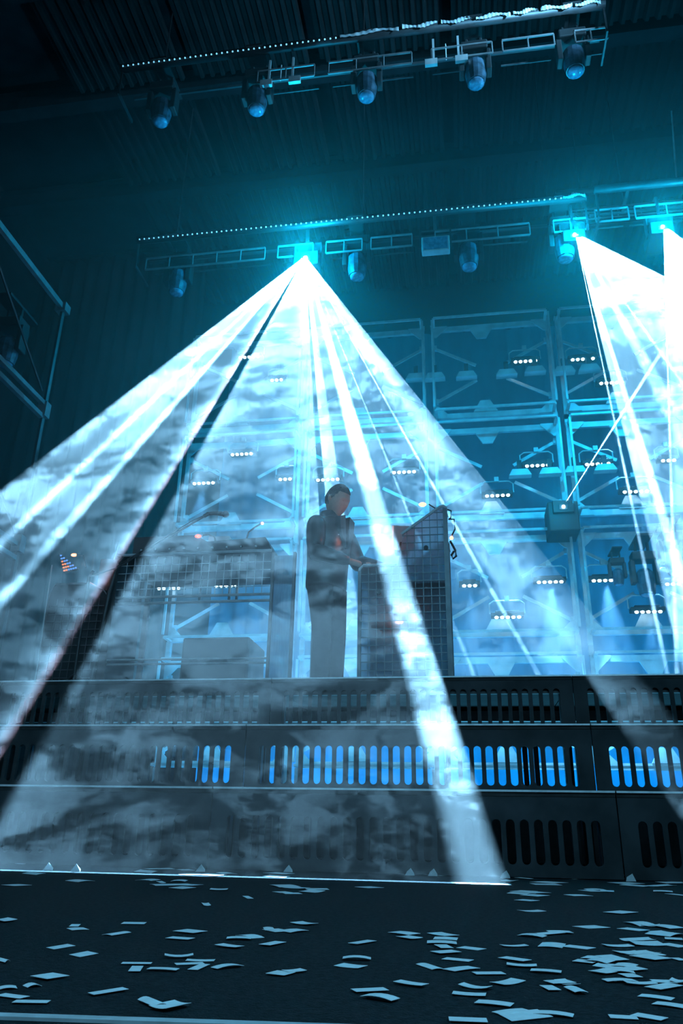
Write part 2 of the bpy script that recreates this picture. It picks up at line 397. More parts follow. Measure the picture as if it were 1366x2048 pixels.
def truss(name_label, x0, x1, y, z, glints, dots=True, ladder=((.0, 1),)):
    t = empty('lighting_truss', (x0, y, z), name_label, 'truss'); O = Vector(t.location)
    def P(mb, name, mt, **k):
        mb.v = [tuple(Vector(v)-O) for v in mb.v]; return mb.build(name, mt, t, **k)
    P(MB().tube([(x0, y, z), (x1, y, z)], .05, 10), 'front_tube', M['dsteel'], smooth=True)
    P(MB().tube([(x0, y+.42, z), (x1, y+.42, z)], .022, 6), 'rear_tube', M['dsteel'])
    if dots:
        m = MB(); n = int((x1-x0)/.065)
        for i in range(n):
            if not glints or x0+.05+i*.065 < glints[0][0]: m.ball((x0+.05+i*.065, y-.047, z-.02), .011, 6)
        P(m, 'led_dots', M['lensdim'], kind='stuff')
    for (a, b) in ladder:
        xa, xb = x0+(x1-x0)*a, x0+(x1-x0)*b
        for zz in (-.22, -.4): P(MB().tube([(xa, y+.1, z+zz), (xb, y+.1, z+zz)], .014, 6), 'ladder_rail', M['msteel'])
        P(MB().tube([(xa, y+.4, z-.24), (xb, y+.4, z-.24)], .012, 6), 'ladder_rail', M['dsteel'])
        k = max(2, int((xb-xa)/.3))
        for i in range(k+1):
            xx = xa+(xb-xa)*i/k; P(MB().tube([(xx, y+.1, z-.22), (xx, y+.1, z-.4)], .009, 5), 'rung', M['msteel'])
    for xx in (x0+.4, (x0+x1)/2+.1, x1-.4): P(MB().tube([(xx, y+.3, z-.02), (xx, y+.3, 10.36)], .008, 5).box((xx-.02, y-.02, z-.012), (xx+.02, y+.44, z+.012)), 'hoist_chain', M['body'])
    rnd = random.Random(5)
    for (a, b) in glints:  # bright streaks of reflection, modelled as pale strips
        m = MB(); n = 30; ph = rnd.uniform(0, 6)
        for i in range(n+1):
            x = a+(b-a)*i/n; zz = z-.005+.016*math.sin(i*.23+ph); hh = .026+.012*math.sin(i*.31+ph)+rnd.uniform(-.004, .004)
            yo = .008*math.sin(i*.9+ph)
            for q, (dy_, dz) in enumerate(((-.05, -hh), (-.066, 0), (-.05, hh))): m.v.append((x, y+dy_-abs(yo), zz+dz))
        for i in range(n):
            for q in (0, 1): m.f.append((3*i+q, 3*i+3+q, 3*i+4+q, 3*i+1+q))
        P(m, 'glint_strip', M['film'], smooth=True)
    for xx in (x0+.02, x1-.02):
        P(MB().box((xx-.01, y, z-.42), (xx+.01, y+.42, z-.38)).box((xx-.01, y, z-.4), (xx+.01, y+.02, z)), 'end_bracket', M['dsteel'])
    return t
XA, XZ, T1Y, T1Z = -3.8, 1.86, 6.12, 8.7
truss('upper lighting truss with pale strips of painted reflection along its front tube', XA, XZ, T1Y, T1Z,
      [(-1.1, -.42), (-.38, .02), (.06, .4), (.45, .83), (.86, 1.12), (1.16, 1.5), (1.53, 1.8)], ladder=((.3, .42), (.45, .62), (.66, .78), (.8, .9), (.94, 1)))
for i, x in enumerate((-3.3, -2.12, -.82, .42, 1.5)):
    place_head(x, T1Y+.21, T1Z-.15, f'moving head light hanging from the upper truss, {ORD[i]} from the left', (0, 0, 0), 1.0)
for i, x in enumerate((-1.82, .1)):
    t = empty('truss_bracket', (x, T1Y+.1, T1Z-.06), f'pair of steel drop brackets under the upper truss, {("left","right")[i]} one', 'bracket', 'drop brackets under the upper truss')
    for s in (-1, 1):
        MB().box((s*.14-.012, -.01, -.38), (s*.14+.012, .01, 0)).build('strap', M['steel'], t)
        MB().box((s*.17-.07, -.02, -.42), (s*.17+.07, .02, -.33)).build('foot_plate', M['steel'], t)
    MB().tube([(0, 0, -.1), (0, 0, -.36)], .006, 6).build('cable', M['white'], t)
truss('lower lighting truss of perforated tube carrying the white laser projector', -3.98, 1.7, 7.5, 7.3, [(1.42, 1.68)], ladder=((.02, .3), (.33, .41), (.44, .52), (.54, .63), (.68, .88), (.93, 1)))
for i, (x, r_) in enumerate(((-3.45, -14), (-1.1, 0), (.28, 0), (1.42, 4))):
    place_head(x, 7.71, 7.15, f'moving head light hanging from the lower truss, {ORD[i]} from the left', (0, 0, 0), 1.0)
truss('short side truss above the right-hand laser projectors', 1.8, 5.6, 7.5, 7.4, [], dots=False, ladder=((0, .1), (.12, .5), (.55, 1)))
truss('dim rear truss high behind the second laser projector', 1.55, 5.6, 8.6, 8.45, [], dots=False, ladder=((.05, .95),))
for s, (x, zt) in enumerate(((2.75, 8.3), (3.3, 8.6))):
    tag(MB().tube([(x, 7.5, 7.42), (x+.12, 7.55, zt+.3)], .01, 6).build('steel_cable', M['steel'], origin=(x, 7.5, 7.42)), f'thin steel hanging cable above the right-hand truss, {("left","right")[s]} one', 'cable')
# square blinder lamp
t = empty('blinder_lamp', (-.115, 7.6, 6.86), 'square grey strobe lamp hanging under the lower truss, right of the main laser', 'stage light')
MB().box((-.17, -.05, -.11), (.17, .05, .11)).build('housing', M['steel'], t, bevel=.01)
MB().box((-.145, -.056, -.09), (.145, -.05, .09)).build('front_glass', M['glass'], t)
for s in (-1, 1): MB().box((s*.185-.01, -.02, -.02), (s*.185+.01, .02, .25)).build('bracket', M['dsteel'], t)
MB().tube([(-.19, 0, .24), (.19, 0, .24)], .012, 6).tube([(0, 0, .24), (0, -.1, .43)], .018, 6).build('hanging_bar', M['dsteel'], t)

# laser projectors
def projector(loc, label, rz=0, s=1, stand=True):
    t = empty('laser_projector', loc, label, 'laser projector', rz=rz); t.scale = (s, s, s)
    MB().box((-.13, .0, -.07), (.13, .38, .1)).build('housing', M['body'], t, bevel=.01)
    MB().box((-.05, -.012, -.035), (.05, .0, .035)).build('aperture_plate', M['dsteel'], t)
    MB().ball((0, -.016, 0), .02, 10).build('aperture', M['beamlens'], t, smooth=True)
    if stand:
        for q in (-1, 1): MB().box((q*.145-.008, .06, -.02), (q*.145+.008, .16, .24)).build('bracket', M['dsteel'], t)
        MB().box((-.15, .06, .24), (.15, .16, .255)).tube([(0, .045, .25), (0, .045, .5)], .02, 8).build('clamp', M['dsteel'], t)
    return t
projector(AP1+Vector((0, .05, 0)), 'main laser projector throwing the widest white fan, under the lower truss', s=1.2)
projector(AP2+Vector((0, .05, 0)), 'laser projector at the right end of the lower truss')
projector(AP3+Vector((0, .05, 0)), 'laser projector nearest the right picture edge')
LP = Vector((1.265, 9.42, 4.1)); LP = Vector(onY(1128, 1010, 9.35))
t = projector(LP+Vector((0, .07, 0)), 'black laser projector on the steel post sending one thin beam up right', s=1.0, stand=False)
MB().box((-.19, .04, -.3), (.19, .5, .1)).build('mounting_case', M['body'], t, bevel=.015)

# dark movers standing in the frames at right
for i, (px, py, lab, h_) in enumerate(((1290, 1150, 'large dark moving head inside the right-hand frame bay, lower row', .95), (1235, 1145, 'dark batten housing above the right-hand glowing LED batten', .6), (1345, 1110, 'dark moving head nearest the right picture edge in the lower row', .9))):
    x, y, z = onY(px, py, YF-.35)
    place_head(x, y, z+.3*h_, lab, s=h_)

# ------------------------------------------------------------------ side tower at left
t = empty('side_tower', (-4.53, 7, 0), 'dim blue steel side tower at the left picture edge', 'tower')
O = Vector(t.location)
def P(mb, name, mt=M['msteel']):
    mb.v = [tuple(Vector(v)-O) for v in mb.v]; return mb.build(name, mt, t)
for yy in (7, 5.2, 3.4):
    P(MB().tube([(-4.53, yy, 1.132 if yy > 5.15 else 0), (-4.53, yy, 5.9)], .03, 6), 'post', M['dsteel'])
    P(MB().box((-4.6, yy-.06, 5.84), (-4.47, yy+.06, 5.95)), 'corner_casting')
    for z in (4.5, 2.9, 1.3): P(MB().box((-4.58, yy-.05, z-.08), (-4.48, yy+.05, z+.1)), 'joint_plate')
for z, r_ in ((5.9, .045), (4.58, .03), (4.42, .03), (2.9, .03), (2.75, .03), (1.3, .03)):
    for ya, yb in ((3.4, 5.2), (5.2, 7)):
        P(MB().bar((-4.53, ya+.03, z), (-4.53, yb-.03, z), .07 if z > 5 else .05, .05, (1, 0, 0)), 'rail', M['msteel'])
for ya, za, yb, zb in ((5.3, 4.3, 6.9, 3.0), (3.5, 4.3, 5.1, 3.0), (5.3, 5.8, 6.9, 4.7)):
    P(MB().tube([(-4.53, ya, za), (-4.53, yb, zb)], .014, 5), 'brace', M['dsteel'])
place_head(-4.85, 6.6, 5.45, 'dark moving head in the upper bay of the left side tower')
place_head(-4.95, 6.4, 3.9, 'dark moving head in the lower bay of the left side tower')

# ------------------------------------------------------------------ desks
DZ = 1.13
def grid_panel(x0, x1, z0, z1, y, step, r=.003, clip=None):
    m = MB(); nx = int(round((x1-x0)/step)); nz = int(round((z1-z0)/step))
    for i in range(1, nx):
        x = x0+(x1-x0)*i/nx; zt = clip(x) if clip else z1
        m.box((x-r, y-r, z0), (x+r, y+r, zt))
    for j in range(1, nz):
        z = z0+(z1-z0)*j/nz; xs = x0
        if clip:
            while clip(xs) < z and xs < x1: xs += .01
        m.box((xs, y-2.2*r, z-r), (x1, y-.2*r, z+r))
    return m
# tall right desk
t = empty('tall_desk', (-.42, 5.6, DZ), 'tall wire-grid performer desk with slanted raised back, right of the performer', 'desk')
O = Vector(t.location)
def P(mb, name, mt, **k):
    mb.v = [tuple(Vector(v)-O) for v in mb.v]; return mb.build(name, mt, t, **k)
prof = [(-.757, DZ), (-.757, 2.03), (-.725, 2.075), (-.46, 2.075), (-.42, 2.29), (-.40, 2.345), (-.12, 2.535), (-.09, 2.54), (-.078, 2.50), (-.074, DZ)]
def ptop(x):
    q = [(-.757, 2.03), (-.725, 2.075), (-.44, 2.075), (-.42, 2.33), (-.12, 2.535), (-.07, 2.53)]
    for (a, b) in zip(q, q[1:]):
        if a[0] <= x <= b[0]: return b[1]*(x-a[0])/(b[0]-a[0])+a[1]*(b[0]-x)/(b[0]-a[0])-.01
    return 2.5
for yy, nm in ((5.6, 0), (6.4, 1)):
    P(grid_panel(-.74, -.09, DZ+.02, 2.55, yy, .061, .0032, ptop), 'wire_grid', M['grid'])
    P(MB().prism(prof, yy+.015, yy+.02), 'frosted_panel', M['scrim'])
    P(MB().box((-.76, yy-.02, DZ), (-.735, yy+.02, 2.03)), 'left_upright', M['grid'])
    P(MB().box((-.105, yy-.02, DZ), (-.07, yy+.02, 2.52)), 'right_upright', M['grid'])
    P(MB().tube([(-.755, yy, 2.0), (-.748, yy, 2.05), (-.72, yy, 2.077), (-.47, yy, 2.077)], .011, 6), 'top_rail', M['white'])
    P(MB().tube([(-.43, yy, 2.32), (-.13, yy, 2.535), (-.1, yy, 2.545), (-.078, yy, 2.53), (-.074, yy, 2.45)], .011, 6), 'slanted_rail', M['white'])
for px, pz in ((-.60, 1.2), (-.37, 1.2), (-.60, 1.86), (-.24, 2.2)):
    P(MB().tube([(px, 5.585, pz), (px, 5.605, pz)], .018, 10), 'rubber_knob', M['dark'])
P(MB().box((-.75, 5.62, 2.03), (-.42, 6.38, 2.06)), 'desk_top', M['dark'])
P(MB().box((-.42, 5.62, 1.9), (-.1, 6.38, 1.93)), 'inner_shelf', M['dark'])
# gear on it
t = empty('keyboard_controller', (-.58, 5.85, 2.06), 'slim dark controller on the desk top under the performer\'s hands', 'controller')
MB().box((-.15, -.16, .0), (.14, .16, .035)).build('case', M['dark'], t, bevel=.006)
for i in range(6): MB().tube([(-.12+i*.045, -.1, .035), (-.12+i*.045, -.1, .055)], .01, 8).build('knob', M['white'], t)
for i in range(10): MB().box((-.13+i*.026, -.06, .036), (-.108+i*.026, .12, .046)).build('key', M['white'], t)
t = empty('tilted_screen', (-.47, 6.1, 2.3), 'pale flat screen tilted on a black arm behind the desk', 'screen')
MB().bar((-.06, -.12, .14), (.1, .12, .22), .02, .2, (0, -.5, 1)).build('panel', M['white'], t)
MB().tube([(0, 0, -.24), (0, 0, .12)], .014, 8).build('arm', M['dark'], t)
MB().box((-.07, -.06, -.24), (.07, .06, -.22)).build('base', M['dark'], t)
MB().box((-.05, -.04, .04), (.06, .05, .13)).build('joint', M['dark'], t)
t = empty('gooseneck_lamp', (-.1, 5.75, 2.5), 'gooseneck lamp with glowing orange head above the tall desk', 'lamp')
hx = Vector(onY(845, 1009, 5.75))-Vector(t.location)
MB().tube([(.02, 0, 0), (.0, 0, .06), (-.06, 0, .085), tuple(hx+Vector((.05, 0, .0)))], .005, 6).build('neck', M['dark'], t)
MB().ball(tuple(hx), .02, 10, (1.5, 1, .8)).build('lamp_head', M['orange'], t, smooth=True)
tag(MB().tube([(-.07, 5.62, 2.52), (-.04, 5.6, 2.5), (-.045, 5.6, 2.44), (-.06, 5.6, 2.43), (-.02, 5.58, 2.42), (-.015, 5.58, 2.34), (-.04, 5.58, 2.29)], .006, 6).build('power_cable', M['dark'], origin=(-.07, 5.62, 2.4)), 'looping black cable on the upper right corner of the tall desk', 'cable')
tag(MB().tube([(-.055, 5.6, 2.25), (-.02, 5.59, 2.17), (-.015, 5.58, 2.12), (-.04, 5.58, 2.1), (-.05, 5.58, 2.13), (-.03, 5.58, 2.16)], .009, 6).build('cable_coil', M['dark'], origin=(-.05, 5.6, 2.15)), 'short black coiled cable lower on the right side of the tall desk', 'cable')
tag(MB().ball((-.045, 5.6, 2.275), .014, 8).build('pilot_lamp', M['orange'], origin=(-.045, 5.6, 2.275)), 'tiny orange pilot light at the right edge of the tall desk', 'light')
tag(MB().box((-.7, 5.75, 1.62), (-.3, 6.2, 1.72)).build('power_box', M['dark'], origin=(-.5, 6, 1.62)), 'dark equipment box inside the tall desk', 'equipment box')
t = empty('indicator_lamp', (-.46, 5.72, 1.66), 'small orange glow inside the tall desk grid', 'light')
MB().ball((0, 0, 0), .02, 8, (1.6, 1, .8)).build('bulb', M['orange'], t); 
MB().box((-.03, .02, -.02), (.03, .04, .02)).build('holder', M['dark'], t)

# wide left desk
t = empty('wide_desk', (-2.1, 5.6, DZ), 'wide wire-grid fronted desk with black gear on top, left of the performer', 'desk')
O = Vector(t.location)
zt, zb = 2.2, 1.87
P(grid_panel(-2.70, -1.45, zb, zt, 5.6, .062, .0028), 'wire_grid', M['gridl'])
P(MB().box((-2.72, 5.57, zt), (-1.44, 6.4, zt+.03)), 'desk_top', M['dark'])
P(MB().tube([(-2.72, 5.57, zt+.015), (-1.44, 5.57, zt+.015)], .012, 6), 'front_edge', M['gridl'])
for zz in (1.87, 1.82): P(MB().tube([(-2.7, 5.6, zz), (-1.43, 5.6, zz)], .011, 6), 'cross_rail', M['gridl'])
for zz in (1.375, 1.34): P(MB().tube([(-2.76, 5.6, zz), (-1.43, 5.6, zz)], .008, 6), 'lower_rail', M['gridl'])
P(MB().box((-1.44, 5.58, DZ), (-1.42, 5.62, zt)), 'front_leg', M['grid'])
P(MB().box((-1.42, 5.6, DZ), (-1.27, 5.605, zt-.02)), 'side_panel', M['scrim'])
P(MB().box((-1.27, 5.58, DZ), (-1.25, 5.62, zt)), 'rear_leg', M['grid'])
P(MB().box((-1.25, 6.3, DZ), (-1.21, 6.34, zt)), 'rear_leg', M['grid'])
P(MB().box((-2.76, 5.58, DZ), (-2.70, 5.66, zt)), 'left_leg', M['dark'])
P(MB().box((-2.76, 6.3, DZ), (-2.72, 6.34, zt)), 'left_leg', M['dark'])
P(MB().tube([(-2.79, 5.56, DZ+.02), (-2.74, 5.56, 1.9), (-2.7, 5.56, 2.15), (-2.66, 5.56, 2.2)], .018, 8), 'padded_tube', M['dark'])
for x in (-2.58, -2.5, -2.02, -1.78, -1.72): P(MB().box((x-.008, 5.63, 1.83), (x+.008, 5.65, zt)), 'inner_strut', M['grid'])
t = empty('mixing_console', (-2.05, 5.95, 2.23), 'long black mixing console with small red lights on the wide desk', 'console')
MB().prism([(-.58, 0), (.6, 0), (.53, .13), (.05, .11), (-.06, .17), (-.58, .17)], -.3, .3).build('case', M['dark'], t)
for i in range(9): MB().tube([(-.5+i*.12, -.305, .05), (-.5+i*.12, -.32, .05)], .008, 6).build('knob', M['white'], t)
MB().box((.02, -.2, .12), (.2, .1, .19)).build('small_screen', M['white'], t)
MB().ball((-.03, -.31, .155), .02, 8, (1.4, 1, .7)).build('red_light', M['red'], t)
for i, (x, h_, lab) in enumerate(((-1.95, .1, 'short black gooseneck with white tip on the wide desk, left of the two-lamp one'), (-1.72, .16, 'black gooseneck with two warm bulbs rising from the wide desk'), (-2.1, .07, 'low curved black gooseneck beside the red light on the wide desk'))):
    t = empty('desk_gooseneck', (x, 5.75, 2.36), lab, 'lamp')
    s = 1 if i == 1 else -1
    MB().tube([(0, 0, -.03), (s*.03, 0, h_*.55), (s*.08, 0, h_*.8), (s*.13, 0, h_*(1.0 if i == 1 else .75))], .007, 6).build('neck', M['dark'], t)
    MB().ball((s*.14, 0, h_*(1.0 if i == 1 else .72)), .012, 6).build('tip', M['orange'] if i == 1 else M['white'], t)
tag(MB().box((-2.6, 6.9, DZ), (-1.95, 7.5, 1.86)).build('road_case', M['dark'], origin=(-2.27, 7.2, DZ), bevel=.02), 'tall black road case standing under the wide desk', 'road case')

# microphone on boom stand
t = empty('microphone_stand', (-2.95, 5.45, DZ), 'black boom microphone stand reaching over the wide desk', 'microphone stand')
O = Vector(t.location)
e = Vector(onY(413, 1030, 5.45)); b0 = Vector(onY(235, 1135, 5.5)); 
P(MB().tube([(-2.9, 5.5, DZ+.02), (-2.9, 5.5, 2.02), (-2.86, 5.48, 2.06)], .012, 8), 'pole', M['dark'])
P(MB().tube([(-2.88, 5.5, 2.03), tuple(b0), tuple(e)], .0085, 8), 'boom_arm', M['dsteel'])
P(MB().tube([tuple(b0+Vector((0, -.012, .01))), tuple(e+Vector((-.1, -.012, -.045))), tuple(e+Vector((0, -.01, .0)))], .004, 6), 'cable', M['dark'])
P(MB().tube([tuple(e-Vector((.02, 0, .01))), tuple(e+Vector((.02, 0, .012)))], .016, 8), 'swivel_clamp', M['dark'])
for a in range(3): P(MB().tube([(-2.9, 5.5, DZ+.12), (-2.9+.2*math.cos(a*2.1+.5), 5.5+.2*math.sin(a*2.1+.5), DZ+.005)], .008, 6), 'foot', M['dark'])
t = empty('microphone', tuple(e), 'black vocal microphone at the tip of the boom stand', 'microphone')
MB().tube([(0, 0, .01), (.06, 0, .012), (.13, 0, .004)], [.013, .016, .019], 10).build('handle', M['dark'], t, smooth=True)
MB().ball((.155, 0, .0), .03, 12, (1.05, 1, .9)).build('grille', M['grid'], t, smooth=True)

# far left rig: pad controller, lamp, curved panel, stands
t = empty('pad_controller', tuple(onY(135, 1127, 5.5)), 'triangular-looking tilted pad controller with lit blue and orange pads, far left', 'controller')
MB().prism([(-.085, .09), (-.02, -.075), (.1, -.05)], .0, .02).build('case', M['dark'], t)
k = 0
for i in range(6):
    for j in range(6-i):
        u, v = (i+.5)/6.4, (j+.5)/6.4
        x = -.02+(-.065)*v+.12*u; z = -.075+.165*v+.025*u
        MB().box((x-.007, -.006, z-.006), (x+.007, .0, z+.006)).build('pad', M['pad_b'] if j+2*i < 4 or (i*j) % 3 == 2 else M['pad_a'], t); k += 1
t = empty('clip_lamp', tuple(onY(148, 1110, 5.5)), 'small orange clip lamp glowing above the pad controller', 'lamp')
MB().ball((0, 0, 0), .015, 8, (1.7, 1, .8)).build('bulb', M['orange'], t, smooth=True)
MB().tube([(.02, 0, 0), (.07, .02, 0), (.1, .04, -.1)], .005, 6).build('arm', M['dark'], t)
t = empty('keyboard_stand', (-3.0, 5.7, DZ), 'dark rounded keyboard rig panel at the far left', 'desk')
O = Vector(t.location)
pf = [(-3.32, DZ), (-3.32, 1.95), (-3.28, 2.03), (-2.98, 2.03), (-2.86, 1.97), (-2.80, 1.9), (-2.80, DZ)]
P(MB().prism(pf, 5.7, 5.72), 'side_panel', M['black'])
P(MB().tube([(x, 5.69, z) for x, z in pf], .008, 6), 'edge_tube', M['grid'])
P(grid_panel(-3.3, -2.82, DZ, 1.9, 5.69, .062), 'wire_grid', M['grid'])
P(MB().box((-3.3, 5.74, 1.98), (-2.85, 6.4, 2.02)), 'top_board', M['dark'])
for i, (px, py0, py1) in enumerate(((96, 1130, 1270), (231, 1082, 1120))):
    a, b_ = Vector(onY(px+8, py0, 5.45)), Vector(onY(px-10 if i == 0 else px-3, py1, 5.45))
    if i == 0: b_.z = DZ+.01
    tag(MB().tube([tuple(a), tuple(b_)], .006, 6).build('thin_stand', M['steel'], origin=tuple(b_)), ('thin upright stand rod in front of the far left keyboard rig', 'short thin aerial rod beside the left end of the wide desk')[i], 'stand')
tag(MB().box((-2.98, 5.8, DZ), (-2.78, 6.3, 2.28)).build('equipment_rack', M['dark'], origin=(-2.9, 6, DZ), bevel=.01), 'narrow black equipment rack between the keyboard rig and the wide desk', 'rack')

# ------------------------------------------------------------------ the performer
def ring(c, rx, ry, n=16, rz=0, tilt=0):
    out = []
    for k in range(n):
        a = 2*math.pi*k/n; x, y = rx*math.cos(a), ry*math.sin(a)
        xr = x*math.cos(rz)-y*math.sin(rz); yr = x*math.sin(rz)+y*math.cos(rz)
        out.append((c[0]+xr, c[1]+yr, c[2]+yr*tilt))
    return out
person = empty('person', (-1.07, 6.0, DZ), 'person in a black jacket and dark trousers, head bowed, playing at the tall desk', 'person', rz=math.radians(-118))
# local frame: +y forward, +x right hand
def skinned(name, chains, mt, subd=2, parent=person):
    """chains: list of [(co, r), ...]; a chain starting with an int roots at that vertex index"""
    vs, es, rs = [], [], []
    for ch in chains:
        prev = None
        for it in ch:
            if isinstance(it, int): prev = it; continue
            vs.append(it[0]); rs.append(it[1]); i = len(vs)-1
            if prev is not None: es.append((prev, i))
            prev = i
    me = bpy.data.meshes.new(name); me.from_pydata(vs, es, []); me.materials.append(mt)
    o = bpy.data.objects.new(name, me); col.objects.link(o); o.parent = parent
    md = o.modifiers.new('skin', 'SKIN'); md.use_smooth_shade = True
    for i, r in enumerate(rs):
        sv = me.skin_vertices[0].data[i]; sv.radius = (r, r) if not isinstance(r, tuple) else r; sv.use_root = (i == 0)
    o.modifiers.new('sub', 'SUBSURF').levels = subd; o.modifiers['sub'].render_levels = subd
    return o
ROT = math.radians(-118)
def loc_of(wp):   # world point -> person local
    d = Vector(wp)-Vector((-1.07, 6.0, DZ)); c, s = math.cos(-ROT), math.sin(-ROT)
    return Vector((d.x*c-d.y*s, d.x*s+d.y*c, d.z))
HR = loc_of((-.76, 5.83, 2.16)); HL = loc_of((-.52, 6.0, 2.17))
SR, SL = Vector((.185, .02, 1.43)), Vector((-.185, .02, 1.43))
ER, EL = Vector((.25, .06, 1.13)), Vector((-.24, .14, 1.15))
skinned('body', [
    [((0, 0, .93), .13), ((0, .01, 1.08), .12), ((0, .02, 1.25), .13), ((0, .02, 1.38), .11), ((0, .03, 1.48), .055), ((0, .06, 1.58), .06)],
    [3, (tuple(SR), .055), (tuple(ER), .042), (tuple(HR.lerp(ER, .12)), .028), (tuple(HR), .03)],
    [3, (tuple(SL), .055), (tuple(EL), .042), (tuple(HL.lerp(EL, .1)), .028), (tuple(HL), .03)],
    [0, ((.08, .0, .85), .08), ((.075, .01, .48), .05), ((.075, .0, .09), .035), ((.08, .12, .03), .025)],
    [0, ((-.08, 0, .85), .08), ((-.075, .04, .48), .05), ((-.075, .03, .09), .035), ((-.08, .15, .03), .025)],
], M['skin'], 1)
# fingers
for H, E in ((HR, ER), (HL, EL)):
    f = (H-E); f.z = 0; f.normalize(); sd = Vector((f.y, -f.x, 0)); s = 1 if H is HR else -1
    for i, (o_, l) in enumerate(((-.026, .075), (-.009, .085), (.009, .08), (.026, .062))):
        b0 = H+f*.025+sd*o_; L_ = l
        skinned('finger', [[(tuple(b0), .011), (tuple(b0+f*L_*.45+Vector((0, 0, .008))), .009), (tuple(b0+f*L_*.8+Vector((0, 0, -.01))), .008), (tuple(b0+f*L_*.95+Vector((0, 0, -.03))), .007)]], M['skin'], 1)
    b0 = H-sd*s*.02
    skinned('thumb', [[(tuple(b0), .012), (tuple(b0-sd*s*.03+f*.03), .01), (tuple(b0-sd*s*.035+f*.06+Vector((0, 0, -.015))), .008)]], M['skin'], 1)
# head: profile-sculpted sphere
HS = 1.17
R_ = Matrix.Rotation(math.radians(-24), 3, 'X'); HC = Vector((0, .085, 1.655))
def head_rings(hair):
    n = 32; out = []
    for i in range(1, 26):
        v = i/26; ph = -math.pi/2+math.pi*v; z = .122*math.sin(ph); rr = math.cos(ph); ringp = []
        for k in range(n):
            a = 2*math.pi*k/n; x, y = math.cos(a), math.sin(a)
            wx = .077; wf = .096; wb = .100
            if z < 0: wx *= 1-.30*(-z/.122)**1.3; wb *= 1-.38*(-z/.122)
            p = Vector((x*rr**.9*wx, y*rr**(.75 if y > 0 and z < 0 else .95)*(wf if y > 0 else wb), z))
            fr = max(0, y)**3; mid = math.exp(-(p.x/.014)**2)
            if y > 0:
                p.y += .026*mid*max(0, 1-abs((z+.022)/.024))*fr          # nose
                p.y += .006*math.exp(-((z-.028)/.01)**2)*fr              # brow
                p.y -= .010*math.exp(-((z-.006)/.012)**2)*fr*math.exp(-((abs(p.x)-.032)/.014)**2)  # eye sockets
                p.y += .006*math.exp(-((z+.062)/.010)**2)*fr*math.exp(-(p.x/.024)**2)   # lips
                p.y += .010*math.exp(-((z+.100)/.018)**2)*fr             # chin
            if hair:      # cropped cap: proud of the scalp above the hairline, tucked inside below it
                line = .062 if y > .55 else (.062-.11*(.55-y)/.75 if y > -.2 else -.048)
                p *= 1.045 if z > line else .93
            ringp.append(tuple(R_@(p*HS)+HC))
        out.append(ringp)
    return out
ho = MB().loft(head_rings(False)).build('head', M['skin'], person, smooth=True)
ho.modifiers.new('sub', 'SUBSURF').levels = 1
def onhead(v): return tuple(R_@(Vector(v)*HS)+HC)
for s in (-1, 1):
    MB().ball(onhead((s*.03, .077, .006)), .011, 8).build('eye', M['skin'], ho, smooth=True)
    MB().ball(onhead((s*.077, -.008, -.005)), .03, 10, (.35, .6, 1)).build('ear', M['skin'], ho, smooth=True)
MB().loft(head_rings(True)).build('hair', M['hair'], ho, smooth=True)
# jacket: torso loft + sleeves + collar
m = MB()
m.loft([ring((0, -.005, .87), .18, .15), ring((0, -.01, .89), .19, .165), ring((0, -.01, .95), .19, .165), ring((0, .0, 1.1), .19, .165), ring((0, .01, 1.25), .21, .178), ring((0, .01, 1.36), .225, .172), ring((0, .015, 1.43), .215, .14), ring((0, .025, 1.475), .14, .105), ring((0, .035, 1.5), .09, .085)])
jk = m.build('jacket', M['fab'], person, smooth=True); jk.modifiers.new('sub', 'SUBSURF').levels = 1
for S_, E_, H_ in ((SR, ER, HR), (SL, EL, HL)):
    wr = H_.lerp(E_, .22)
    m = MB(); m.tube([tuple(S_+Vector((0, 0, .03))-(E_-S_)*.02), tuple(S_.lerp(E_, .12)), tuple(S_.lerp(E_, .5)), tuple(E_.lerp(S_, .1)), tuple(E_), tuple(E_.lerp(wr, .12)), tuple(E_.lerp(wr, .55)), tuple(wr)], [.055, .09, .082, .074, .078, .074, .06, .046], 12)
    s_ = m.build('sleeve', M['fab'], jk, smooth=True); s_.modifiers.new('sub', 'SUBSURF').levels = 1
MB().prism([(-.045, 1.47), (.045, 1.47), (.0, 1.2)], .14, .188).build('shirt_front', M['shirt'], jk)
for s in (-1, 1):
    MB().prism([(s*.03, 1.49), (s*.1, 1.46), (s*.085, 1.33), (s*.012, 1.2)], .145, .198).build('lapel', M['fab'], jk)
m = MB(); m.loft([ring((0, .015, 1.455), .115, .1), ring((0, .015, 1.5), .095, .09), ring((0, .01, 1.555), .086, .084), ring((0, .01, 1.55), .076, .074)])
m.build('collar', M['fab'], jk, smooth=True)
MB().ball((.09, .175, 1.30), .006, 6).build('stud', M['white'], jk); MB().ball((.06, .165, 1.1), .006, 6).build('stud', M['white'], jk)
# trousers
m = MB()
m.loft([ring((.0, .0, .78), .14, .12), ring((0, -.005, .88), .165, .14), ring((0, -.005, .98), .155, .13)])
for s, ky in ((1, .02), (-1, .05)):
    m.loft([ring((s*.075, ky-.02, .03), .072, .08, 12), ring((s*.073, ky-.015, .12), .066, .074, 12), ring((s*.075, ky, .48), .07, .078, 12), ring((s*.078, ky*.5, .7), .085, .1, 12), ring((s*.082, 0, .88), .09, .125, 12)])
m.build('trousers', M['trous'], person, smooth=True)
for s, ky in ((1, .02), (-1, .06)):
    MB().loft([ring((s*.08, ky+.06, .0), .045, .13, 12), ring((s*.08, ky+.055, .04), .045, .125, 12), ring((s*.08, ky+.0, .09), .036, .055, 12)]).build('shoe', M['dark'], person, smooth=True)

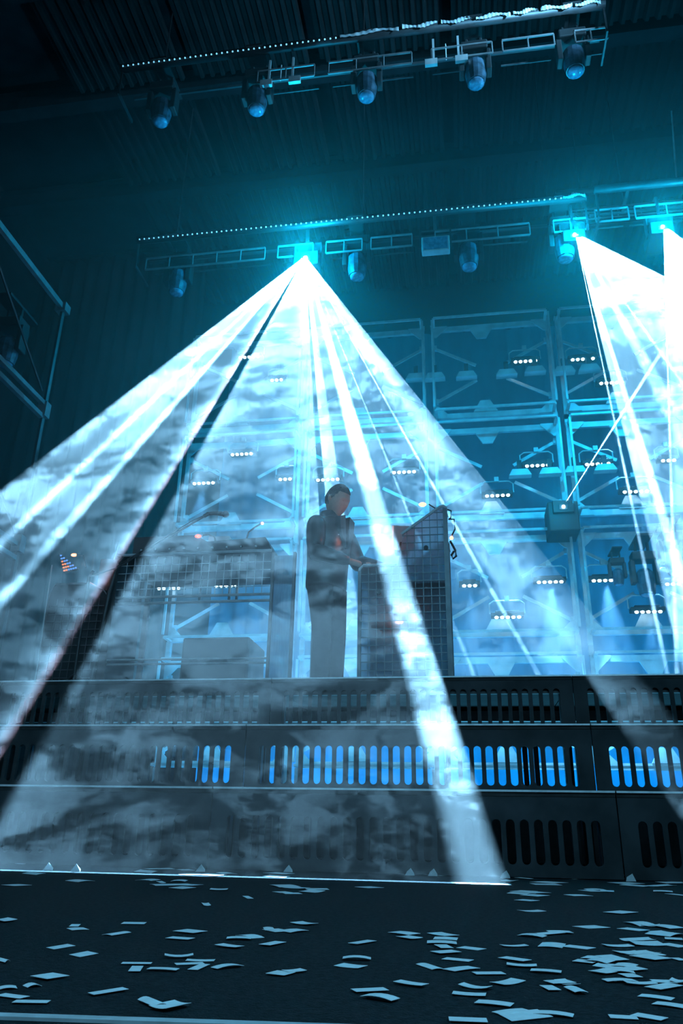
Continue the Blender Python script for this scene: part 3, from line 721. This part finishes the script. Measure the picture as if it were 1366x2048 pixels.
# ------------------------------------------------------------------ confetti
C3 = "108,54,50,2;132,93,38,-6;65,139,52,4;312,123,66,-4;568,85,28,-8;620,75,28,4;722,78,50,0;687,60,20,-3;850,60,60,2;868,72,38,3;884,93,56,0;755,98,34,3;825,99,46,-5;578,118,62,2;627,127,24,0,10;668,137,24,6,12;700,122,56,1;742,139,60,3;711,150,54,-6;854,157,68,1;1055,68,16,-6;1088,92,52,-2;1078,104,28,-6;1222,77,58,1;1190,73,20,4;1112,143,40,10;1157,151,64,4;1237,153,88,1;1103,166,50,-1;1139,171,66,0;1218,164,42,-8;804,216,28,0,14;967,188,24,0,14;22,278,52,-8;292,296,36,0,12;303,311,66,-3,12;455,330,38,3,20;522,289,90,1;703,349,88,6;742,322,80,8,14;932,350,96,1;975,340,66,12;1050,311,40,0,16;1080,317,50,10,12;1147,319,72,-8;1187,291,62,8;1064,370,44,4,22;895,381,82,10;237,380,84,-14;326,410,72,-14,14;5,435,20,-5,18;533,447,116,1,9;530,470,46,0,28;636,472,114,5;697,422,112,-1;782,434,110,2;739,447,110,-4;776,461,40,2,32;887,461,104,-12;1095,487,72,8,20;1147,479,74,-6,12;194,501,66,12,24;125,534,56,-6,12;30,542,68,-4,14;48,576,96,12,14;122,599,136,2,14;421,559,136,-22,12;594,605,54,-6,44;663,619,66,12,40"
C4 = "94,84,48,-1;164,88,46,2;287,88,40,4;407,98,54,-2;142,148,54,5;742,112,26,0,6;690,123,50,2;843,127,62,-3;830,135,104,2;745,163,66,4,9;735,172,40,-4;790,168,62,-2;788,180,48,-4;757,200,66,5;775,240,82,-1;950,112,60,5;975,102,26,3;930,110,40,4;1027,158,80,2;1010,162,60,0;1070,163,54,2;957,178,74,0;1040,103,66,3;1108,112,80,1;1145,101,62,-1;1144,131,66,6;1193,142,60,-1,9;1288,164,76,3;1270,108,40,3;1305,118,44,-4,16;1325,128,44,6;1284,142,36,4,14;1355,178,34,0,12;1345,112,40,4;1123,247,66,-6,9;1008,302,86,-4,12;1172,312,88,10;1198,291,66,16;1240,298,70,4,10;1300,303,90,14;1296,333,60,-10,14;1330,352,70,4;1330,374,80,14;1112,377,106,1,10;1225,368,120,4,22;1190,355,30,10,20;778,339,98,8;845,331,30,4,24;885,325,92,2,10;855,374,94,6,24;957,382,104,12,13;707,378,98,-1,7;278,328,80,10,12;298,346,50,-4,14;115,365,36,4,24;93,430,110,3,11;70,456,94,10,18;378,459,48,-2,30;430,333,70,12,12;440,350,92,4,14;425,366,116,4,14;432,382,50,0,18;440,404,84,-6,12;540,386,84,10,12;487,431,106,10,12;501,468,100,-12,14;608,486,116,-1,13;710,431,98,14,12;737,457,118,6,12;832,480,120,8,12;682,520,84,-16,16;556,540,112,14,14;532,568,130,8,16;630,605,140,14,20;143,553,128,-6,16;184,585,122,18,18;305,530,110,16,14;700,635,120,-14,18;750,650,60,30,50;862,646,154,14,18;527,670,150,6,22;848,545,50,0,24;885,522,90,-4,16;948,555,52,0,28;915,525,60,20,12;1133,657,110,6,18;1235,657,120,20,20;1010,425,60,6,16;985,440,80,8,14;1040,440,90,10,18;1090,428,70,20,14;1080,455,110,10,22;1120,475,110,6,22;1140,455,80,8,20;1160,495,60,0,18;1120,516,120,0,12;1200,528,120,3,12;1240,425,70,-6,22;1200,405,60,10,26;1150,403,90,0,12;1230,410,60,14,18;1255,410,40,0,16;1305,520,120,4,14;1292,540,90,-16,16;1350,522,60,6,14;1262,578,130,16,16;1320,610,130,18,18;1350,430,36,0,12;1280,325,50,8;1060,480,60,-10,16;1170,470,50,12,18"
def onZ(px, py, Z=0):
    d = CAM_R @ Vector((px-683, 1024-py, -1552)); k = (Z-.165)/d.z; return Vector((d.x*k, d.y*k, Z))
rnd = random.Random(11); stack = 0
for src, ox in ((C3, 0), (C4, 666)):
    for it in src.split(';'):
        v = [float(q) for q in it.split(',')]
        if len(v) < 5: v.append(7 if v[1] < 260 else 10)
        cx, cy_, l, dy, wd = v
        px, py = cx/1.951+ox, cy_/1.951+1700
        l /= 1.951; dy /= 1.951; wd /= 1.951
        a = onZ(px-l/2, py-dy/2); b = onZ(px+l/2, py+dy/2); c = (a+b)/2
        if l > 60: pass
        dep = (onZ(px, py-wd/2)-onZ(px, py+wd/2)).length*.72
        ax = (b-a)/2; bx = Vector((-ax.y, ax.x, 0)).normalized()*min(dep, .12)/2
        if abs(bx.y) < .3*dep: bx = Vector((bx.x, dep/2*.7, 0))
        stack += 1; h0 = .0012+.0003*(stack % 7)
        lift = rnd.choice((0, 0, .0006, .0012, .0022)); m = MB(); n = 5; k1 = rnd.choice((-1, 1))
        top = []
        for i in range(n+1):
            u = -1+2*i/n; zz = h0+lift*(u*u if k1 > 0 else 1-u*u)
            for s in (-1, 1): top.append(tuple(ax*u+bx*s+Vector((0, 0, zz))))
        m.v = top+[(p[0], p[1], p[2]-.0004) for p in top]; N_ = len(top)
        for i in range(n):
            q = (2*i, 2*i+2, 2*i+3, 2*i+1); m.f.append(q); m.f.append(tuple(N_+j for j in q[::-1]))
        for i in range(n):
            m.f.append((2*i, N_+2*i, N_+2*i+2, 2*i+2)); m.f.append((2*i+1, 2*i+3, N_+2*i+3, N_+2*i+1))
        m.f.append((0, 1, N_+1, N_)); m.f.append((2*n, N_+2*n, N_+2*n+1, 2*n+1))
        o = m.build('confetti_strip', M['paper']); o.location = (c.x, c.y, 0)
        zone = 'beside the laser line' if py < 1790 else ('on the middle floor' if py < 1890 else 'on the nearest floor')
        side = ['far left', 'left', 'left of centre', 'centre', 'right of centre', 'right', 'far right'][min(6, int(px/195.2))]
        look = ('slanting up' if dy < -1 else ('slanting down' if dy > 2.5 else 'lying level'))
        sz = 'long' if l > 40 else ('short' if l < 22 else 'medium')
        tag(o, f'{sz} pale confetti strip {look} {zone}, {side}', 'confetti', f'confetti strips {zone}')
# crumpled pieces against the step
for i, (px, py) in enumerate(((828, 1740), (873, 1739), (1005, 1744), (580, 1738), (1228, 1748), (95, 1735), (150, 1738), (400, 1738))):
    c = onZ(px, py+6); m = MB(); s = .022
    m.v = [(-s, 0, 0.001), (s, .004, .001), (.3*s, -.01, 1.5*s), (.9*s, .01, .5*s), (-.6*s, .02, .8*s)]; m.f = [(0, 1, 2), (1, 3, 2), (0, 2, 4), (0, 4, 3, 1)]
    tag(m.build('folded_confetti', M['paper'], origin=None), f'folded upright scrap of confetti by the step foot, {("left of the beam end","just left of the beam end","right of the beam end","below the middle slots","near the right module","farthest left","second from the left","third from the left")[i]}', 'confetti', 'folded confetti along the step foot').location = (c.x, min(c.y, 3.93), 0)
a, b = onZ(0, 2036), onZ(330, 2047)
m = MB(); d = (b-a)*1.0; 
tag(MB().box((-.6, -.008, 0), (1.2, .008, .003)).build('edge_tape', M['tape']), 'pale tape strip at the very bottom left of the floor', 'tape')
o = col.objects['edge_tape']; o.location = ((a+b)/2); o.rotation_euler.z = math.atan2(d.y, d.x)

# ------------------------------------------------------------------ haze and laser fans
def vmat(name):
    m = bpy.data.materials.new(name); m.use_nodes = True; nt = m.node_tree; nt.nodes.clear()
    out = nt.nodes.new('ShaderNodeOutputMaterial'); s = nt.nodes.new('ShaderNodeVolumeScatter'); nt.links.new(s.outputs[0], out.inputs['Volume'])
    return m, nt, s
mh_, nt, s = vmat('thin_stage_haze'); s.inputs['Density'].default_value = .05
tag(MB().box((-5.6, 5.15, 1.16), (7.2, 11.8, 7.65)).build('stage_haze', mh_), 'thin blue haze filling the stage', 'haze', kind='stuff')
ms, nt, s = vmat('drifting_smoke')
N = nt.nodes.new; L = nt.links.new
tc = N('ShaderNodeTexCoord'); mp = N('ShaderNodeMapping'); mp.inputs['Scale'].default_value = (.75, .3, 1.25); L(tc.outputs['Object'], mp.inputs[0])
n1 = N('ShaderNodeTexNoise'); n1.inputs['Scale'].default_value = 1.5; n1.inputs['Detail'].default_value = 7; n1.inputs['Roughness'].default_value = .6; L(mp.outputs[0], n1.inputs[0])
sb_ = N('ShaderNodeVectorMath'); sb_.operation = 'SUBTRACT'; L(n1.outputs['Color'], sb_.inputs[0]); sb_.inputs[1].default_value = (.5, .5, .5)
ma = N('ShaderNodeVectorMath'); ma.operation = 'MULTIPLY_ADD'; L(sb_.outputs[0], ma.inputs[0]); ma.inputs[1].default_value = (1.9, 1.9, 1.0); L(mp.outputs[0], ma.inputs[2])
n2 = N('ShaderNodeTexNoise'); n2.inputs['Scale'].default_value = 1.7; n2.inputs['Detail'].default_value = 13; n2.inputs['Roughness'].default_value = .7; n2.inputs['Distortion'].default_value = .25; L(ma.outputs[0], n2.inputs[0])
cr = N('ShaderNodeMapRange'); cr.inputs['From Min'].default_value = .462; cr.inputs['From Max'].default_value = .555; cr.inputs['To Min'].default_value = .055; cr.inputs['To Max'].default_value = .27
L(n2.outputs[0], cr.inputs[0]); L(cr.outputs[0], s.inputs['Density'])

def frame_of(ap, tgt, X):
    d = (Vector(tgt)-Vector(ap)).normalized(); X = Vector(X); n = X.cross(d).normalized(); X = d.cross(n).normalized()
    if X.x < 0: X = -X
    return d, X, X.cross(d)
def smoke_sheet(name, label, ap, tgt, X, umin, umax, alpha, ground=None, k0=.08, length=None):
    """the thin wedge of drifting smoke that a laser fan lights up"""
    ap = Vector(ap); d, X, n = frame_of(ap, tgt, X); m = MB()
    for t in (0, 1):
        for u in (umin, umax):
            for w_ in (-alpha, alpha):
                dr = d+u*X+w_*n
                k = k0 if t == 0 else ((ground-ap.z)/dr.z if ground is not None else length)
                m.v.append(tuple(ap+dr*k))
    m.f = [(0, 1, 3, 2), (4, 6, 7, 5), (0, 4, 5, 1), (2, 3, 7, 6), (0, 2, 6, 4), (1, 5, 7, 3)]
    return tag(m.build(name, ms), label, 'laser beam')
def laser_light(ap, tgt, X, fans, alpha, energy):
    """scanned laser: a point source whose intensity over direction is a set of thin planar fans.
    fans: list of (target, stops) with stops = (tangent of the fan angle, intensity)"""
    ap = Vector(ap); d, X, n = frame_of(ap, tgt, X)
    um = max(max(abs(st[0][0]), abs(st[-1][0])) for _, st in fans)
    ld = bpy.data.lights.new('laser_light', 'SPOT'); ld.energy = energy; ld.spot_size = math.radians(96) if um > .1 else math.radians(4); ld.spot_blend = 0; ld.shadow_soft_size = 0
    lo = bpy.data.objects.new('laser_light', ld); col.objects.link(lo)
    z = -d; y = z.cross(X); mw = Matrix(((X.x, y.x, z.x, ap.x), (X.y, y.y, z.y, ap.y), (X.z, y.z, z.z, ap.z), (0, 0, 0, 1))); lo.matrix_world = mw
    inv = mw.to_3x3().transposed()
    ld.use_nodes = True; nt = ld.node_tree; nt.nodes.clear(); N = nt.nodes.new; L = nt.links.new
    out = N('ShaderNodeOutputLight'); em = N('ShaderNodeEmission'); L(em.outputs[0], out.inputs[0]); em.inputs[1].default_value = 1
    tc = N('ShaderNodeTexCoord')
    def mth(op, a, b):
        q = N('ShaderNodeMath'); q.operation = op; L(a, q.inputs[0])
        if isinstance(b, float): q.inputs[1].default_value = b
        elif b is not None: L(b, q.inputs[1])
        return q.outputs[0]
    def dot(v):
        q = N('ShaderNodeVectorMath'); q.operation = 'DOT_PRODUCT'; L(tc.outputs['Normal'], q.inputs[0]); q.inputs[1].default_value = tuple(inv@v); return q.outputs['Value']
    acc = None
    for tg, stops in fans:
        d2, X2, n2_ = frame_of(ap, tg, X)
        dd = dot(d2); ux = mth('DIVIDE', dot(X2), dd); wy = mth('DIVIDE', dot(n2_), dd)
        lt = mth('LESS_THAN', mth('ABSOLUTE', wy, None), float(alpha))
        a, b = stops[0][0], stops[-1][0]
        mr = N('ShaderNodeMapRange'); mr.inputs['From Min'].default_value = a; mr.inputs['From Max'].default_value = b; L(ux, mr.inputs[0])
        r = N('ShaderNodeValToRGB'); L(mr.outputs[0], r.inputs[0]); e = r.color_ramp.elements; e.remove(e[0])
        for i, (u, c) in enumerate(stops):
            pos = (u-a)/(b-a); el = e[0] if i == 0 else e.new(pos); el.position = pos
            c = c if isinstance(c, tuple) else (c*.29, c*.66, c); el.color = (*c, 1)
        mu = N('ShaderNodeVectorMath'); mu.operation = 'SCALE'; L(r.outputs[0], mu.inputs[0]); L(lt, mu.inputs['Scale'])
        if acc is None: acc = mu.outputs[0]
        else:
            ad = N('ShaderNodeVectorMath'); ad.operation = 'ADD'; L(acc, ad.inputs[0]); L(mu.outputs[0], ad.inputs[1]); acc = ad.outputs[0]
    L(acc, em.inputs[0])
FA = [(-.3438, 0), (-.3434, .75), (-.27, .6), (-.254, 1.0), (-.2505, 4.5), (-.2485, 4.5), (-.245, 1.0), (-.23, .6), (-.188, .55), (-.1855, 2.4), (-.1755, 2.2), (-.174, .16), (-.12, .18), (-.095, .5), (-.0815, 1.3),
      (-.0798, (1.2, .2, .18)), (-.0791, 0), (-.0535, 0), (-.049, .6), (-.02, .38), (.05, .34), (.1, .32), (.15, .28), (.1805, .28), (.208, .24), (.2165, 5.5), (.2295, 5.5), (.2365, 0)]
FA2 = [(.3392, 0), (.3405, .5), (.355, .4), (.3735, .12), (.374, 0)]
FB = [(-.1, 0), (.0, .25), (.07, .7), (.0955, .8), (.096, 0), (.117, 0), (.1175, 1.8), (.1645, 1.1), (.166, .1), (.236, .15), (.24, .6), (.28, .45), (.3, .5), (.338, .5), (.3405, 1.6), (.344, 1.6), (.3465, .15), (.352, .5), (.443, .5), (.4455, 2.6), (.4505, 2.6), (.453, .5), (.47, 1.2), (.52, 1.3), (.55, .8), (.58, .3), (.604, .25), (.606, .8), (.608, 0)]
F2 = [(.036, 0), (.0362, 2), (.0435, 2), (.0437, 0), (.066, 0), (.0665, 1.3), (.095, 1.2), (.1, 3), (.116, 3), (.119, .45), (.22, .4), (.24, 1.2), (.28, 1.2), (.3, .4), (.36, .5), (.368, 2.2), (.38, .5), (.6, .7), (1.0, .9), (1.13, 1), (1.15, 0), (1.17, 1.5), (1.19, 0)]
F3 = [(-.1412, 0), (-.141, 2), (-.133, 2), (-.1325, .3), (-.126, .3), (-.125, .6), (-.1, .6), (-.08, 1.0), (.0, .7), (.3, .9), (.64, 1), (.641, 0)]
KE = 800000
LA = (AP1.x, 3.43, 0); LB = (AP1.x, 7.0, DZ); L2 = (AP2.x, 7.0, DZ); L3 = (AP3.x, 6.9, DZ); XX = (1, 0, 0); AL = .0055
smoke_sheet('laser_fan', 'widest white laser fan from the main projector down to the floor line', AP1, LA, XX, FA[0][0], FA[-1][0], AL, .003)
smoke_sheet('laser_sliver', 'faint outer sliver of the main laser fan crossing the right steps', AP1, LA, XX, FA2[0][0], FA2[-1][0], AL, .003)
smoke_sheet('laser_fan', 'steep laser fan from the main projector landing behind the tall desk', AP1, LB, XX, FB[0][0], FB[-1][0], AL, DZ+.003)
smoke_sheet('laser_fan', 'laser fan from the projector where the lower truss ends', AP2, L2, XX, F2[0][0], F2[-1][0], AL, DZ+.003)
smoke_sheet('laser_fan', 'laser fan from the projector under the short side truss', AP3, L3, XX, F3[0][0], F3[-1][0], AL, DZ+.003)
laser_light(AP1, LA, XX, [(LA, FA), (LA, FA2), (LB, [(u, c*.6) for u, c in FB])], AL, KE)
laser_light(AP2, L2, XX, [(L2, F2)], AL, KE*.8)
laser_light(AP3, L3, XX, [(L3, F3)], AL, KE*.8)
tb = Vector(onY(1338, 680, 9.35))
smoke_sheet('thin_laser_beam', 'single thin laser beam rising from the black projector on the steel post', LP, tb, (0, 1, 0), -.009, .009, .009, length=5)
laser_light(LP, tb, (0, 1, 0), [(tb, [(-.009, 0), (-.0085, 1), (.0085, 1), (.009, 0)])], .009, 600000)
